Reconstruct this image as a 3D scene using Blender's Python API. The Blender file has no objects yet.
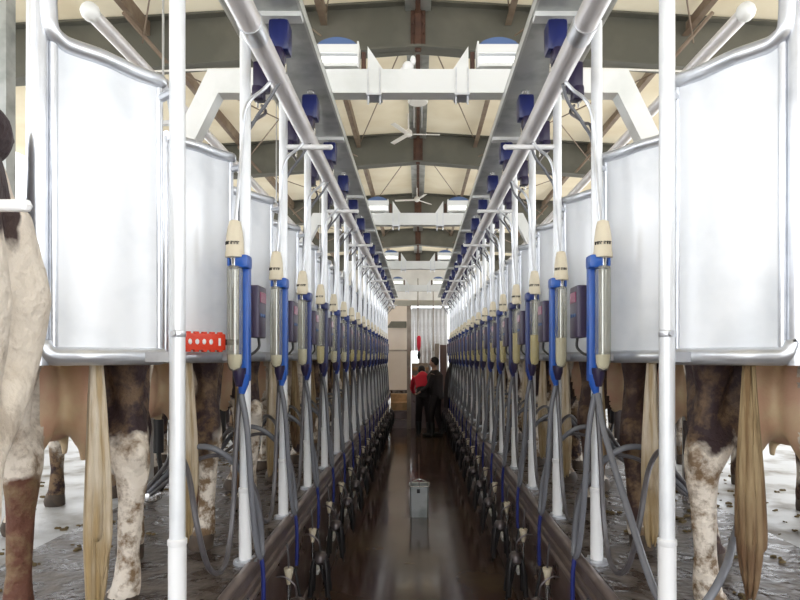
import bpy, bmesh, math, random
from mathutils import Vector, Matrix
random.seed(7)
sc = bpy.context.scene
COL = sc.collection
EYE = 1.75          # camera height above the pit floor
PLAT = 0.89         # cow platform height
S = 0.72            # stall pitch
Z0 = 1.83           # first post distance
NST = 18
PI = math.pi

# ------------------------------------------------------------------ materials
def mat(name, col, rough=.5, metal=0., noise=None, bump=0., bscale=20., spec=.5, trans=0., emit=None, coat=0., coord='Object', rn=None):
    """noise = (colour2, scale, low, high)   rn = roughness variation"""
    m = bpy.data.materials.new(name); m.use_nodes = True
    nt = m.node_tree; b = nt.nodes['Principled BSDF']
    b.inputs['Base Color'].default_value = (*col, 1)
    b.inputs['Roughness'].default_value = rough
    b.inputs['Metallic'].default_value = metal
    b.inputs['Specular IOR Level'].default_value = spec
    b.inputs['Coat Weight'].default_value = coat
    if trans: b.inputs['Transmission Weight'].default_value = trans
    if emit:
        b.inputs['Emission Color'].default_value = (*emit[0], 1); b.inputs['Emission Strength'].default_value = emit[1]
    tc = nt.nodes.new('ShaderNodeTexCoord')
    if noise:
        n = nt.nodes.new('ShaderNodeTexNoise'); n.inputs['Scale'].default_value = noise[1]; n.inputs['Detail'].default_value = 6
        nt.links.new(tc.outputs[coord], n.inputs['Vector'])
        r = nt.nodes.new('ShaderNodeValToRGB')
        r.color_ramp.elements[0].position = noise[2]; r.color_ramp.elements[0].color = (*col, 1)
        r.color_ramp.elements[1].position = noise[3]; r.color_ramp.elements[1].color = (*noise[0], 1)
        nt.links.new(n.outputs['Fac'], r.inputs['Fac']); nt.links.new(r.outputs['Color'], b.inputs['Base Color'])
        if rn:
            mr = nt.nodes.new('ShaderNodeMapRange'); mr.inputs['To Min'].default_value = rn[0]; mr.inputs['To Max'].default_value = rn[1]
            mr.inputs['From Min'].default_value = .3; mr.inputs['From Max'].default_value = .7
            nt.links.new(n.outputs['Fac'], mr.inputs['Value']); nt.links.new(mr.outputs['Result'], b.inputs['Roughness'])
    if bump:
        n2 = nt.nodes.new('ShaderNodeTexNoise'); n2.inputs['Scale'].default_value = bscale; n2.inputs['Detail'].default_value = 5
        nt.links.new(tc.outputs[coord], n2.inputs['Vector'])
        bp = nt.nodes.new('ShaderNodeBump'); bp.inputs['Strength'].default_value = bump; bp.inputs['Distance'].default_value = .02
        nt.links.new(n2.outputs['Fac'], bp.inputs['Height']); nt.links.new(bp.outputs['Normal'], b.inputs['Normal'])
    return m

MT = {}
MT['white_paint'] = mat('white_paint', (.82, .84, .86), .32, .15, noise=((.70, .72, .75), 9, .5, .8))
MT['galv'] = mat('galvanised', (.72, .74, .78), .3, .75, noise=((.58, .6, .64), 14, .45, .75))
MT['pipe'] = mat('big_pipe', (.78, .76, .77), .35, .35, noise=((.66, .65, .66), 5, .5, .8))
MT['sheet'] = mat('stainless_sheet', (.90, .92, .95), .38, .12, noise=((.62, .66, .71), 2.6, .48, .74), bump=.10, bscale=4, rn=(.25, .5))
MT['tray'] = mat('tray_steel', (.50, .52, .51), .45, .45, noise=((.30, .32, .31), 6, .45, .7))
MT['traylip'] = mat('tray_lip', (.60, .62, .60), .4, .4)
MT['beam'] = mat('beam_white', (.80, .81, .80), .5, .1, noise=((.62, .64, .62), 3, .5, .8))
MT['olive'] = mat('rafter_paint', (.12, .12, .10), .6, .1, noise=((.17, .165, .14), 2.2, .45, .75))
MT['rust'] = mat('rusty_steel', (.085, .045, .034), .8, .1, noise=((.14, .07, .045), 7, .4, .7))
MT['purlin'] = mat('purlin_brown', (.20, .14, .10), .6, .1, noise=((.30, .24, .18), 5, .4, .7))
MT['navy'] = mat('navy_plastic', (.010, .014, .085), .28, noise=((.012, .02, .13), 8, .4, .7))
MT['navydark'] = mat('dark_navy_plastic', (.02, .012, .05), .35)
MT['blue'] = mat('blue_plastic', (.015, .09, .42), .3, noise=((.02, .12, .5), 9, .4, .7))
MT['blueshade'] = mat('shaded_blue_plastic', (.012, .035, .20), .3)  # blue holder plastic with its shade painted into the colour
MT['bluelid'] = mat('blue_lid', (.08, .14, .30), .4)
MT['bluehose'] = mat('blue_hose', (.02, .03, .18), .35)
MT['purple'] = mat('box_plastic', (.05, .035, .075), .32)
MT['display'] = mat('display', (.20, .02, .08), .2, emit=((.5, .03, .12), .05))
MT['cap'] = mat('cream_cap', (.74, .66, .50), .42, noise=((.6, .5, .34), 16, .5, .75))
MT['ink'] = mat('dark_ink', (.03, .025, .02), .5)
MT['milk'] = mat('milk', (.86, .80, .60), .35)
MT['milkyellow'] = mat('colostrum_milk', (.78, .66, .30), .35)
MT['hose'] = mat('grey_hose', (.11, .10, .105), .3, noise=((.07, .065, .07), 20, .4, .7))
MT['clearhose'] = mat('pale_hose', (.17, .175, .195), .22)
MT['black'] = mat('black_rubber', (.02, .018, .018), .4)
MT['steel'] = mat('bright_steel', (.72, .72, .72), .22, .9)
MT['darksteel'] = mat('dull_steel', (.13, .11, .11), .35, .6)
MT['red'] = mat('red_plastic', (.75, .05, .015), .35)
MT['whiteplastic'] = mat('white_plastic', (.85, .85, .85), .4)
MT['conc'] = mat('platform_floor', (.055, .038, .030), .5, noise=((.22, .19, .165), 9, .46, .70), bump=.55, bscale=26, rn=(.08, .55))
MT['concclean'] = mat('clean_concrete', (.56, .57, .58), .45, noise=((.22, .19, .15), 3.2, .50, .68), bump=.3, bscale=10, rn=(.3, .6))
MT['pitwall'] = mat('pit_wall', (.12, .074, .066), .28, .25, noise=((.16, .115, .105), 5, .4, .75), rn=(.2, .5))
MT['curb'] = mat('curb_steel', (.22, .17, .155), .3, .5, noise=((.34, .28, .25), 7, .45, .75))
MT['outwall'] = mat('outer_wall', (.74, .72, .68), .8, noise=((.6, .58, .54), 2, .4, .8))
MT['beige'] = mat('beige_panel', (.80, .69, .58), .6, noise=((.74, .62, .51), 3, .4, .8))
MT['ply'] = mat('tan_step', (.72, .46, .24), .6, noise=((.42, .26, .13), 6, .4, .7))
MT['tan'] = mat('tan_post', (.42, .36, .30), .55, noise=((.30, .25, .2), 5, .4, .7))
MT['olivetan'] = mat('header_beam', (.56, .53, .44), .55)
MT['curtain'] = mat('curtain_strip', (.80, .80, .80), .35, noise=((.66, .65, .64), 4, .45, .7))
MT['ground'] = mat('yard_ground', (.62, .60, .56), .9, noise=((.5, .48, .43), .6, .4, .7))
MT['skin'] = mat('skin', (.50, .29, .21), .5)
MT['redcloth'] = mat('red_cloth', (.72, .02, .05), .75)
MT['darkcloth'] = mat('dark_cloth', (.022, .014, .014), .7)
MT['hair'] = mat('black_hair', (.015, .01, .01), .6)
MT['boot'] = mat('boot_rubber', (.03, .03, .03), .4)
MT['straw'] = mat('straw', (.14, .10, .045), .95)
MT['tube_light'] = mat('lit_tube', (1, 1, 1), .4, emit=((1, .97, .9), 1.3))
MT['ceilingw'] = mat('fan_white', (.84, .82, .78), .5)
MT['hoof'] = mat('hoof', (.06, .045, .035), .6, noise=((.14, .1, .07), 14, .4, .7))
MT['udder'] = mat('udder_skin', (.66, .40, .27), .6, noise=((.70, .55, .34), 5, .42, .6), bump=.15, bscale=30)
MT['brownbox'] = mat('brown_box', (.16, .10, .085), .5)

def glassy():
    m = bpy.data.materials.new('clear_plastic'); m.use_nodes = True; nt = m.node_tree; nt.nodes.clear()
    o = nt.nodes.new('ShaderNodeOutputMaterial'); t = nt.nodes.new('ShaderNodeBsdfTransparent'); t.inputs[0].default_value = (.88, .88, .84, 1)
    p = nt.nodes.new('ShaderNodeBsdfPrincipled'); p.inputs['Base Color'].default_value = (.62, .60, .52, 1); p.inputs['Roughness'].default_value = .12
    mx = nt.nodes.new('ShaderNodeMixShader'); mx.inputs[0].default_value = .26
    nt.links.new(t.outputs[0], mx.inputs[1]); nt.links.new(p.outputs[0], mx.inputs[2]); nt.links.new(mx.outputs[0], o.inputs[0]); return m
MT['glass'] = glassy()

def roofmat():
    m = bpy.data.materials.new('cream_roof_lining'); m.use_nodes = True; nt = m.node_tree; nt.nodes.clear()
    o = nt.nodes.new('ShaderNodeOutputMaterial'); tc = nt.nodes.new('ShaderNodeTexCoord')
    n = nt.nodes.new('ShaderNodeTexNoise'); n.inputs['Scale'].default_value = 1.6; n.inputs['Detail'].default_value = 5
    nt.links.new(tc.outputs['Object'], n.inputs[0])
    r = nt.nodes.new('ShaderNodeValToRGB'); r.color_ramp.elements[0].position = .35; r.color_ramp.elements[0].color = (.80, .73, .57, 1)
    r.color_ramp.elements[1].position = .7; r.color_ramp.elements[1].color = (.70, .61, .44, 1); nt.links.new(n.outputs[0], r.inputs[0])
    d = nt.nodes.new('ShaderNodeBsdfDiffuse'); t = nt.nodes.new('ShaderNodeBsdfTranslucent')
    nt.links.new(r.outputs[0], d.inputs[0]); nt.links.new(r.outputs[0], t.inputs[0])
    mx = nt.nodes.new('ShaderNodeMixShader'); mx.inputs[0].default_value = .075
    nt.links.new(d.outputs[0], mx.inputs[1]); nt.links.new(t.outputs[0], mx.inputs[2]); nt.links.new(mx.outputs[0], o.inputs[0]); return m
MT['roof'] = roofmat()

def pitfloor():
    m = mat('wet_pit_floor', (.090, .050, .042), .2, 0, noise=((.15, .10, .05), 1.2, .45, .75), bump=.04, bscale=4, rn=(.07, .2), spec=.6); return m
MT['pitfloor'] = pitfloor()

def cowmat(name, seed, bias, brown=(.035, .016, .018), dirt=.5, spots=()):
    """white and dark hide in big patches with tan staining low on the legs"""
    m = bpy.data.materials.new(name); m.use_nodes = True; nt = m.node_tree; b = nt.nodes['Principled BSDF']
    b.inputs['Roughness'].default_value = .7
    L = nt.links; N = nt.nodes.new
    tc = N('ShaderNodeTexCoord'); mp = N('ShaderNodeMapping'); mp.inputs['Location'].default_value = (seed, seed*1.7, seed*.6)
    L.new(tc.outputs['Object'], mp.inputs[0])
    oi = N('ShaderNodeObjectInfo'); mul = N('ShaderNodeMath'); mul.operation = 'MULTIPLY'; mul.inputs[1].default_value = 9.0
    L.new(oi.outputs['Random'], mul.inputs[0])
    n = N('ShaderNodeTexNoise'); n.noise_dimensions = '4D'; n.inputs['Scale'].default_value = 1.9; n.inputs['Detail'].default_value = 1.2
    L.new(mp.outputs[0], n.inputs['Vector'])
    n.inputs['W'].default_value = seed
    r = N('ShaderNodeValToRGB'); r.color_ramp.elements[0].position = bias; r.color_ramp.elements[0].color = (.78, .70, .60, 1)
    r.color_ramp.elements[1].position = bias+.02; r.color_ramp.elements[1].color = (*brown, 1); L.new(n.outputs['Fac'], r.inputs[0])
    base = r.outputs[0]
    for (c, rad, colr) in spots:      # big hide patches with a ragged edge
        sb = N('ShaderNodeVectorMath'); sb.operation = 'SUBTRACT'; L.new(tc.outputs['Object'], sb.inputs[0]); sb.inputs[1].default_value = c
        dvv = N('ShaderNodeVectorMath'); dvv.operation = 'DIVIDE'; L.new(sb.outputs[0], dvv.inputs[0]); dvv.inputs[1].default_value = rad
        ln = N('ShaderNodeVectorMath'); ln.operation = 'LENGTH'; L.new(dvv.outputs[0], ln.inputs[0])
        nn_ = N('ShaderNodeTexNoise'); nn_.inputs['Scale'].default_value = 11; nn_.inputs['Detail'].default_value = 5; L.new(tc.outputs['Object'], nn_.inputs['Vector'])
        ad = N('ShaderNodeMath'); ad.operation = 'MULTIPLY_ADD'; L.new(nn_.outputs['Fac'], ad.inputs[0]); ad.inputs[1].default_value = .5; L.new(ln.outputs['Value'], ad.inputs[2])
        mr = N('ShaderNodeMapRange'); mr.inputs['From Min'].default_value = 1.28; mr.inputs['From Max'].default_value = 1.20; L.new(ad.outputs[0], mr.inputs['Value'])
        mq = N('ShaderNodeMix'); mq.data_type = 'RGBA'; L.new(mr.outputs[0], mq.inputs['Factor']); L.new(base, mq.inputs['A']); mq.inputs['B'].default_value = (*colr, 1); base = mq.outputs['Result']
    # dried dirt stains
    n2 = N('ShaderNodeTexNoise'); n2.inputs['Scale'].default_value = 11; n2.inputs['Detail'].default_value = 12; n2.inputs['Roughness'].default_value = .68; L.new(mp.outputs[0], n2.inputs['Vector'])
    st = N('ShaderNodeMapRange'); st.inputs['From Min'].default_value = .46; st.inputs['From Max'].default_value = .62; L.new(n2.outputs['Fac'], st.inputs['Value'])
    sp = N('ShaderNodeSeparateXYZ'); L.new(tc.outputs['Object'], sp.inputs[0])
    hz = N('ShaderNodeMapRange'); hz.inputs['From Min'].default_value = 1.1; hz.inputs['From Max'].default_value = .3; hz.inputs['To Min'].default_value = .12; hz.inputs['To Max'].default_value = 1
    L.new(sp.outputs['Z'], hz.inputs['Value'])
    mm = N('ShaderNodeMath'); mm.operation = 'MULTIPLY'; L.new(st.outputs[0], mm.inputs[0]); L.new(hz.outputs[0], mm.inputs[1])
    m3 = N('ShaderNodeMath'); m3.operation = 'MULTIPLY'; m3.inputs[1].default_value = dirt*1.6; m3.use_clamp = True; L.new(mm.outputs[0], m3.inputs[0])
    mx = N('ShaderNodeMix'); mx.data_type = 'RGBA'; L.new(m3.outputs[0], mx.inputs['Factor']); L.new(base, mx.inputs['A']); mx.inputs['B'].default_value = (.20, .125, .065, 1)
    L.new(mx.outputs['Result'], b.inputs['Base Color'])
    bp = N('ShaderNodeBump'); bp.inputs['Strength'].default_value = .9; bp.inputs['Distance'].default_value = .02
    n3 = N('ShaderNodeTexNoise'); n3.inputs['Scale'].default_value = 26; n3.inputs['Detail'].default_value = 6; L.new(tc.outputs['Object'], n3.inputs['Vector'])
    L.new(n3.outputs['Fac'], bp.inputs['Height']); L.new(bp.outputs[0], b.inputs['Normal'])
    return m
def hairmat(name, c1, c2, c3):
    m = bpy.data.materials.new(name); m.use_nodes = True; nt = m.node_tree; b = nt.nodes['Principled BSDF']; b.inputs['Roughness'].default_value = .75
    tc = nt.nodes.new('ShaderNodeTexCoord'); mp = nt.nodes.new('ShaderNodeMapping'); mp.inputs['Scale'].default_value = (34, 34, 2.2); nt.links.new(tc.outputs['Object'], mp.inputs[0])
    n = nt.nodes.new('ShaderNodeTexNoise'); n.inputs['Scale'].default_value = 1.4; n.inputs['Detail'].default_value = 4; nt.links.new(mp.outputs[0], n.inputs[0])
    r = nt.nodes.new('ShaderNodeValToRGB'); r.color_ramp.elements[0].position = .38; r.color_ramp.elements[0].color = (*c1, 1); r.color_ramp.elements[1].position = .62; r.color_ramp.elements[1].color = (*c2, 1)
    nt.links.new(n.outputs[0], r.inputs[0])
    sp = nt.nodes.new('ShaderNodeSeparateXYZ'); nt.links.new(tc.outputs['Object'], sp.inputs[0]); na = nt.nodes.new('ShaderNodeTexNoise'); na.inputs['Scale'].default_value = 9; nt.links.new(tc.outputs['Object'], na.inputs[0])
    ma = nt.nodes.new('ShaderNodeMath'); ma.operation = 'MULTIPLY_ADD'; ma.inputs[1].default_value = .5; nt.links.new(na.outputs['Fac'], ma.inputs[0]); nt.links.new(sp.outputs['Z'], ma.inputs[2])
    mr = nt.nodes.new('ShaderNodeMapRange'); mr.inputs['From Min'].default_value = .95; mr.inputs['From Max'].default_value = .50; mr.inputs['To Max'].default_value = .8; nt.links.new(ma.outputs[0], mr.inputs['Value'])
    mq = nt.nodes.new('ShaderNodeMix'); mq.data_type = 'RGBA'; nt.links.new(mr.outputs[0], mq.inputs['Factor']); nt.links.new(r.outputs['Color'], mq.inputs['A']); mq.inputs['B'].default_value = (*c3, 1); nt.links.new(mq.outputs['Result'], b.inputs['Base Color'])
    bp = nt.nodes.new('ShaderNodeBump'); bp.inputs['Distance'].default_value = .02; nt.links.new(n.outputs[0], bp.inputs['Height']); nt.links.new(bp.outputs[0], b.inputs['Normal']); return m
MT['tailtan'] = hairmat('tan_tail_hair', (.72, .64, .52), (.46, .34, .19), (.30, .20, .08))
MT['taildark'] = hairmat('brown_tail_hair', (.44, .33, .18), (.20, .12, .05), (.10, .045, .02))

# ------------------------------------------------------------------ geometry helpers
ORG = {}
class M:
    def __init__(s): s.bm = bmesh.new(); s.mi = 0
    def face(s, vs):
        try:
            f = s.bm.faces.new(vs); f.material_index = s.mi; return f
        except ValueError: return None
    def box(s, c, d, rot=None, bev=0.):
        c = Vector(c); hx, hy, hz = d[0]/2, d[1]/2, d[2]/2
        R = rot if rot is not None else Matrix.Identity(3)
        vs = [s.bm.verts.new(c + R @ Vector((x*hx, y*hy, z*hz))) for x in (-1, 1) for y in (-1, 1) for z in (-1, 1)]
        fs = [s.face([vs[i] for i in q]) for q in ((0, 1, 3, 2), (4, 6, 7, 5), (0, 4, 5, 1), (2, 3, 7, 6), (0, 2, 6, 4), (1, 5, 7, 3))]
        if bev:
            es = list({e for f in fs for e in f.edges}); bmesh.ops.bevel(s.bm, geom=es, offset=bev, segments=2, affect='EDGES', profile=.6)
        return s
    def bb(s, x0, x1, y0, y1, z0, z1, bev=0.):
        return s.box(((x0+x1)/2, (y0+y1)/2, (z0+z1)/2), (abs(x1-x0), abs(y1-y0), abs(z1-z0)), bev=bev)
    def rings(s, rings, cap=True):
        rs = [[s.bm.verts.new(p) for p in r] for r in rings]; n = len(rs[0])
        for a, b in zip(rs[:-1], rs[1:]):
            for i in range(n): s.face([a[i], a[(i+1) % n], b[(i+1) % n], b[i]])
        if cap: s.face(list(reversed(rs[0]))); s.face(rs[-1])
        return s
    def tube(s, pts, r, seg=10, smooth=0, cap=True, flat=None):
        pts = [Vector(p) for p in pts]
        rad = list(r) if isinstance(r, list) else [r]*len(pts)
        rad = [Vector(q) if isinstance(q, (tuple, list)) else Vector((q, q)) for q in rad]
        if smooth:
            P = [pts[0]*2-pts[1]] + pts + [pts[-1]*2-pts[-2]]; RR = [rad[0]]+rad+[rad[-1]]; o = []; orr = []
            for i in range(1, len(P)-2):
                for j in range(smooth):
                    t = j/smooth; a, b, c, d = P[i-1], P[i], P[i+1], P[i+2]
                    o.append(.5*((2*b)+(-a+c)*t+(2*a-5*b+4*c-d)*t*t+(-a+3*b-3*c+d)*t**3)); orr.append(RR[i]*(1-t)+RR[i+1]*t)
            o.append(pts[-1]); orr.append(rad[-1]); pts, rad = o, orr
        n = len(pts); T = []
        for i in range(n):
            t = pts[min(i+1, n-1)]-pts[max(i-1, 0)]; T.append(t.normalized() if t.length > 1e-9 else Vector((0, 0, 1)))
        u = T[0].cross(Vector((0, 0, 1)));
        if u.length < .1: u = T[0].cross(Vector((0, 1, 0)))
        u.normalize(); rings = []
        for i in range(n):
            u = (u - T[i]*u.dot(T[i])); u.normalize(); v = T[i].cross(u)
            a, b = rad[i]
            rings.append([pts[i]+u*a*math.cos(2*PI*k/seg)+v*b*math.sin(2*PI*k/seg) for k in range(seg)])
        return s.rings(rings, cap)
    def lathe(s, prof, c=(0, 0, 0), seg=16, axis='z'):
        c = Vector(c); rings = []
        for r, h in prof:
            r = max(r, .0005)
            if axis == 'z': rings.append([c+Vector((r*math.cos(2*PI*k/seg), r*math.sin(2*PI*k/seg), h)) for k in range(seg)])
            elif axis == 'x': rings.append([c+Vector((h, r*math.cos(2*PI*k/seg), r*math.sin(2*PI*k/seg))) for k in range(seg)])
            else: rings.append([c+Vector((r*math.cos(2*PI*k/seg), h, r*math.sin(2*PI*k/seg))) for k in range(seg)])
        return s.rings(rings)
    def ball(s, c, r, seg=14, R=None):
        r = r if isinstance(r, (list, tuple)) else (r, r, r); c = Vector(c); R = R or Matrix.Identity(3); rings = []
        for i in range(seg//2+1):
            a = PI*i/(seg//2); q = max(math.sin(a), .02)
            rings.append([c+R @ Vector((r[0]*q*math.cos(2*PI*k/seg), r[1]*q*math.sin(2*PI*k/seg), -r[2]*math.cos(a))) for k in range(seg)])
        return s.rings(rings)
    def prism(s, poly, e0, e1):
        """poly of 3D points shifted by e0 and e1"""
        a = [Vector(p)+Vector(e0) for p in poly]; b = [Vector(p)+Vector(e1) for p in poly]; return s.rings([a, b])
    def build(s, name, m, parent=None, loc=None, smooth=True, ang=40):
        org = ORG[parent.name] if parent is not None else Vector(loc or (0, 0, 0))
        bmesh.ops.recalc_face_normals(s.bm, faces=s.bm.faces)
        bmesh.ops.translate(s.bm, verts=s.bm.verts, vec=-org)
        me = bpy.data.meshes.new(name); s.bm.to_mesh(me); s.bm.free()
        for x in (m if isinstance(m, (list, tuple)) else [m]): me.materials.append(MT[x] if isinstance(x, str) else x)
        if smooth:
            me.polygons.foreach_set('use_smooth', [True]*len(me.polygons)); me.set_sharp_from_angle(angle=math.radians(ang))
        o = bpy.data.objects.new(name, me); COL.objects.link(o); ORG[o.name] = org.copy()
        if parent is not None: o.parent = parent
        else: o.location = org
        return o
def thing(name, loc, label=None, cat=None, group=None, rz=0):
    o = bpy.data.objects.new(name, None); COL.objects.link(o); o.location = loc; o.empty_display_size = .1; ORG[o.name] = Vector(loc)
    o.rotation_euler.z = rz
    return tag(o, label, cat, group)
def tag(o, label=None, cat=None, group=None, kind=None):
    if label: o['label'] = label
    if cat: o['category'] = cat
    if group: o['group'] = group
    if kind: o['kind'] = kind
    return o
def dup(o, parent=None, off=(0, 0, 0)):
    c = o.copy(); COL.objects.link(c)
    if parent: c.parent = parent
    else: c.location = o.location + Vector(off)
    for ch in o.children: dup(ch, c)
    return c
def struct(o): o['kind'] = 'structure'; return o
ORDN = ['', 'first', 'second', 'third', 'fourth', 'fifth', 'sixth', 'seventh', 'eighth', 'ninth', 'tenth', 'eleventh']
def pos(i, n):
    """i counted from 0 out of n, nearest first"""
    if i == 0: return 'nearest'
    if i == n-1: return 'farthest'
    if i < n/2: return ORDN[i+1]+' from the near end'
    return ORDN[n-i]+' from the far end'
SIDE = {-1: 'left', 1: 'right'}
def W(H): return EYE+H

# ------------------------------------------------------------------ the setting
def slab(name, x0, x1, y0, y1, z0, z1, m): return struct(M().bb(x0, x1, y0, y1, z0, z1).build(name, m, smooth=False))
Y0, Y1 = -3.0, 22.0
PE = 15.0     # pit end
WX = .70      # pit wall
HX = 6.0      # half width of the barn
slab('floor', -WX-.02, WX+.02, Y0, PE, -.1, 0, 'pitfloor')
slab('floor_left', -HX, -1.72, Y0, Y1, .70, PLAT, 'concclean')
slab('floor_right', 1.72, HX, Y0, Y1, .70, PLAT, 'concclean')
slab('floor_stalls_left', -1.72, -WX-.02, Y0, Y1, .70, PLAT, 'conc')
slab('floor_stalls_right', WX+.02, 1.72, Y0, Y1, .70, PLAT, 'conc')
slab('floor_back', -WX-.02, WX+.02, PE+.9, Y1, .70, PLAT, 'conc')
slab('ground', -40, 40, -30, 60, -.3, -.12, 'ground')
slab('wall_pit_left', -WX-.10, -WX-.02, Y0, PE, 0, .74, 'pitwall')
slab('wall_pit_right', WX+.02, WX+.10, Y0, PE, 0, .74, 'pitwall')
slab('wall_pit_end', -.22, WX+.02, PE, PE+.12, 0, PLAT, 'pitwall')
slab('wall_pit_back', -WX-.02, WX+.02, PE+.9, PE+1.0, 0, .70, 'pitwall')
slab('wall_left', -HX-.15, -HX, Y0, Y1, -.12, 2.0, 'outwall')
slab('wall_right', HX, HX+.15, Y0, Y1, -.12, 1.25, 'outwall')
# back wall with an opening in the middle
bw = M(); bw.bb(-HX, -2.2, Y1, Y1+.15, PLAT, 4.9); bw.bb(2.2, HX, Y1, Y1+.15, PLAT, 4.9); bw.bb(-2.2, 2.2, Y1, Y1+.15, 3.7, 5.3); struct(bw.build('wall_back', 'outwall', smooth=False))
SL = .06
def Hb(x): return 3.11-SL*abs(x)
def Ht(x): return 3.58-SL*abs(x)
# roof lining: sagging cream sheets between rafters
RZ = [-1.02+3.6*i for i in range(-1, 8)]
rf = M()
for s in (-1, 1):
    for a, b in zip(RZ[:-1], RZ[1:]):
        NX, NY = 12, 10
        g = []
        for i in range(NX+1):
            x = (HX+.3)*i/NX; row = []
            for j in range(NY+1):
                y = a+(b-a)*j/NY; sag = .05*math.sin(PI*j/NY)*(1 if i else .4)+.02*math.sin(6*PI*i/NX)*math.sin(PI*j/NY)
                row.append(rf.bm.verts.new((s*x, y, W(Ht(x))-sag+.02)))
            g.append(row)
        for i in range(NX):
            for j in range(NY): rf.face([g[i][j], g[i+1][j], g[i+1][j+1], g[i][j+1]])
struct(rf.build('ceiling', 'roof'))
struct(M().bb(-.13, .13, RZ[0], Y1, W(3.50), W(3.515)).build('trim_90', 'tray', smooth=False))
struct(M().bb(-.025, .025, RZ[0], Y1, W(3.46), W(3.50)).build('trim_91', 'rust', smooth=False))
# rafters: I sections, one thing each (structure of the room)
def rafter(y):
    m = M()
    for s in (-1, 1):
        xs = [0, HX+.1]
        poly = [(s*xs[0], y, W(Hb(0))), (s*xs[1], y, W(Hb(xs[1]))-.12), (s*xs[1], y, W(Ht(xs[1]))), (0, y, W(Ht(0)))]
        m.prism(poly, (0, -.008, 0), (0, .008, 0))
        for (a, b, z0, z1) in ((0, 0, W(Hb(0)), W(Hb(xs[1]))-.12),):
            m.prism([(0, y, z0), (s*xs[1], y, z1), (s*xs[1], y, z1+.02), (0, y, z0+.02)], (0, -.09, 0), (0, .09, 0))
        m.prism([(0, y, W(Ht(0))-.02), (s*xs[1], y, W(Ht(xs[1]))-.02), (s*xs[1], y, W(Ht(xs[1]))), (0, y, W(Ht(0)))], (0, -.09, 0), (0, .09, 0))
    return m
for i, y in enumerate(RZ[1:]):
    if y > 21.5: continue
    o = struct(rafter(y).build('trim_%d' % (i+1), 'olive', smooth=False))
    sp = M(); sp.bb(-.03, .03, y-.05, y-.015, W(3.08), W(3.56)); sp.bb(-.075, .075, y-.022, y-.012, W(3.12), W(3.5))
    for q in range(4):
        for sx in (-1, 1): sp.lathe([(.014, -.035), (.014, -.02)], (sx*.055, y, W(3.17+.1*q)), 6, 'y')
    ORG[o.name] = Vector((0, 0, 0)); sp.build('splice_plate', 'rust', o, smooth=False)
# purlins
tn = 20
for s in (-1, 1):
    for x in (.93, 2.72, 4.4):
        z = W(Ht(x))
        m = M(); m.bb(s*x-.012, s*x+.012, RZ[0], Y1, z-.16, z-.03); m.bb(s*x-.05, s*x+.012, RZ[0], Y1, z-.17, z-.155)
        struct(m.build('trim_%d' % tn, 'purlin', smooth=False)); tn += 1
# flange braces and thin sag wires under the roof
for y in RZ[2:6]:
    for s in (-1, 1):
        m = M(); m.tube([(s*2.72, y-.55, W(3.18)), (s*2.5, y-.05, W(2.93))], .02, 6); struct(m.build('trim_%d' % tn, 'purlin')); tn += 1
        m = M(); m.tube([(s*.12, y+.1, W(3.3)), (s*.9, y+3.4, W(3.38))], .008, 5); struct(m.build('trim_%d' % tn, 'purlin')); tn += 1
        m = M(); m.tube([(s*.95, y+.1, W(3.05)), (s*2.7, y+3.4, W(3.08))], .008, 5); struct(m.build('trim_%d' % tn, 'purlin')); tn += 1
        m = M(); m.tube([(s*2.7, y+.1, W(3.05)), (s*.95, y+3.4, W(3.15))], .008, 5); struct(m.build('trim_%d' % tn, 'purlin')); tn += 1
# side columns of the barn under each rafter
for i, y in enumerate(RZ[1:]):
    if y > 21.5: continue
    for s in (-1, 1):
        m = M(); zt = W(Hb(HX))-.14; m.bb(s*(HX-.14), s*(HX-.02), y-.06, y+.06, PLAT, zt)
        struct(m.build('trim_%d' % tn, 'olive', smooth=False)); tn += 1

# curbs: folded steel edge over the pit wall with rounded rails
for s in (-1, 1):
    m = M()
    m.bb(s*(WX-.005), s*(WX+.14), Y0, PE, .74, .885)
    m.tube([(s*(WX-.008), Y0, .885), (s*(WX-.008), PE, .885)], .022, 10)
    m.tube([(s*(WX-.006), Y0, .80), (s*(WX-.006), PE, .80)], .012, 8)
    m.tube([(s*(WX-.006), Y0, .745), (s*(WX-.006), PE, .745)], .014, 8)
    o = m.build('curb_rail', 'curb', loc=(s*WX, 0, .74))
    tag(o, 'long brown steel curb along the %s edge of the pit' % SIDE[s], 'curb')

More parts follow.
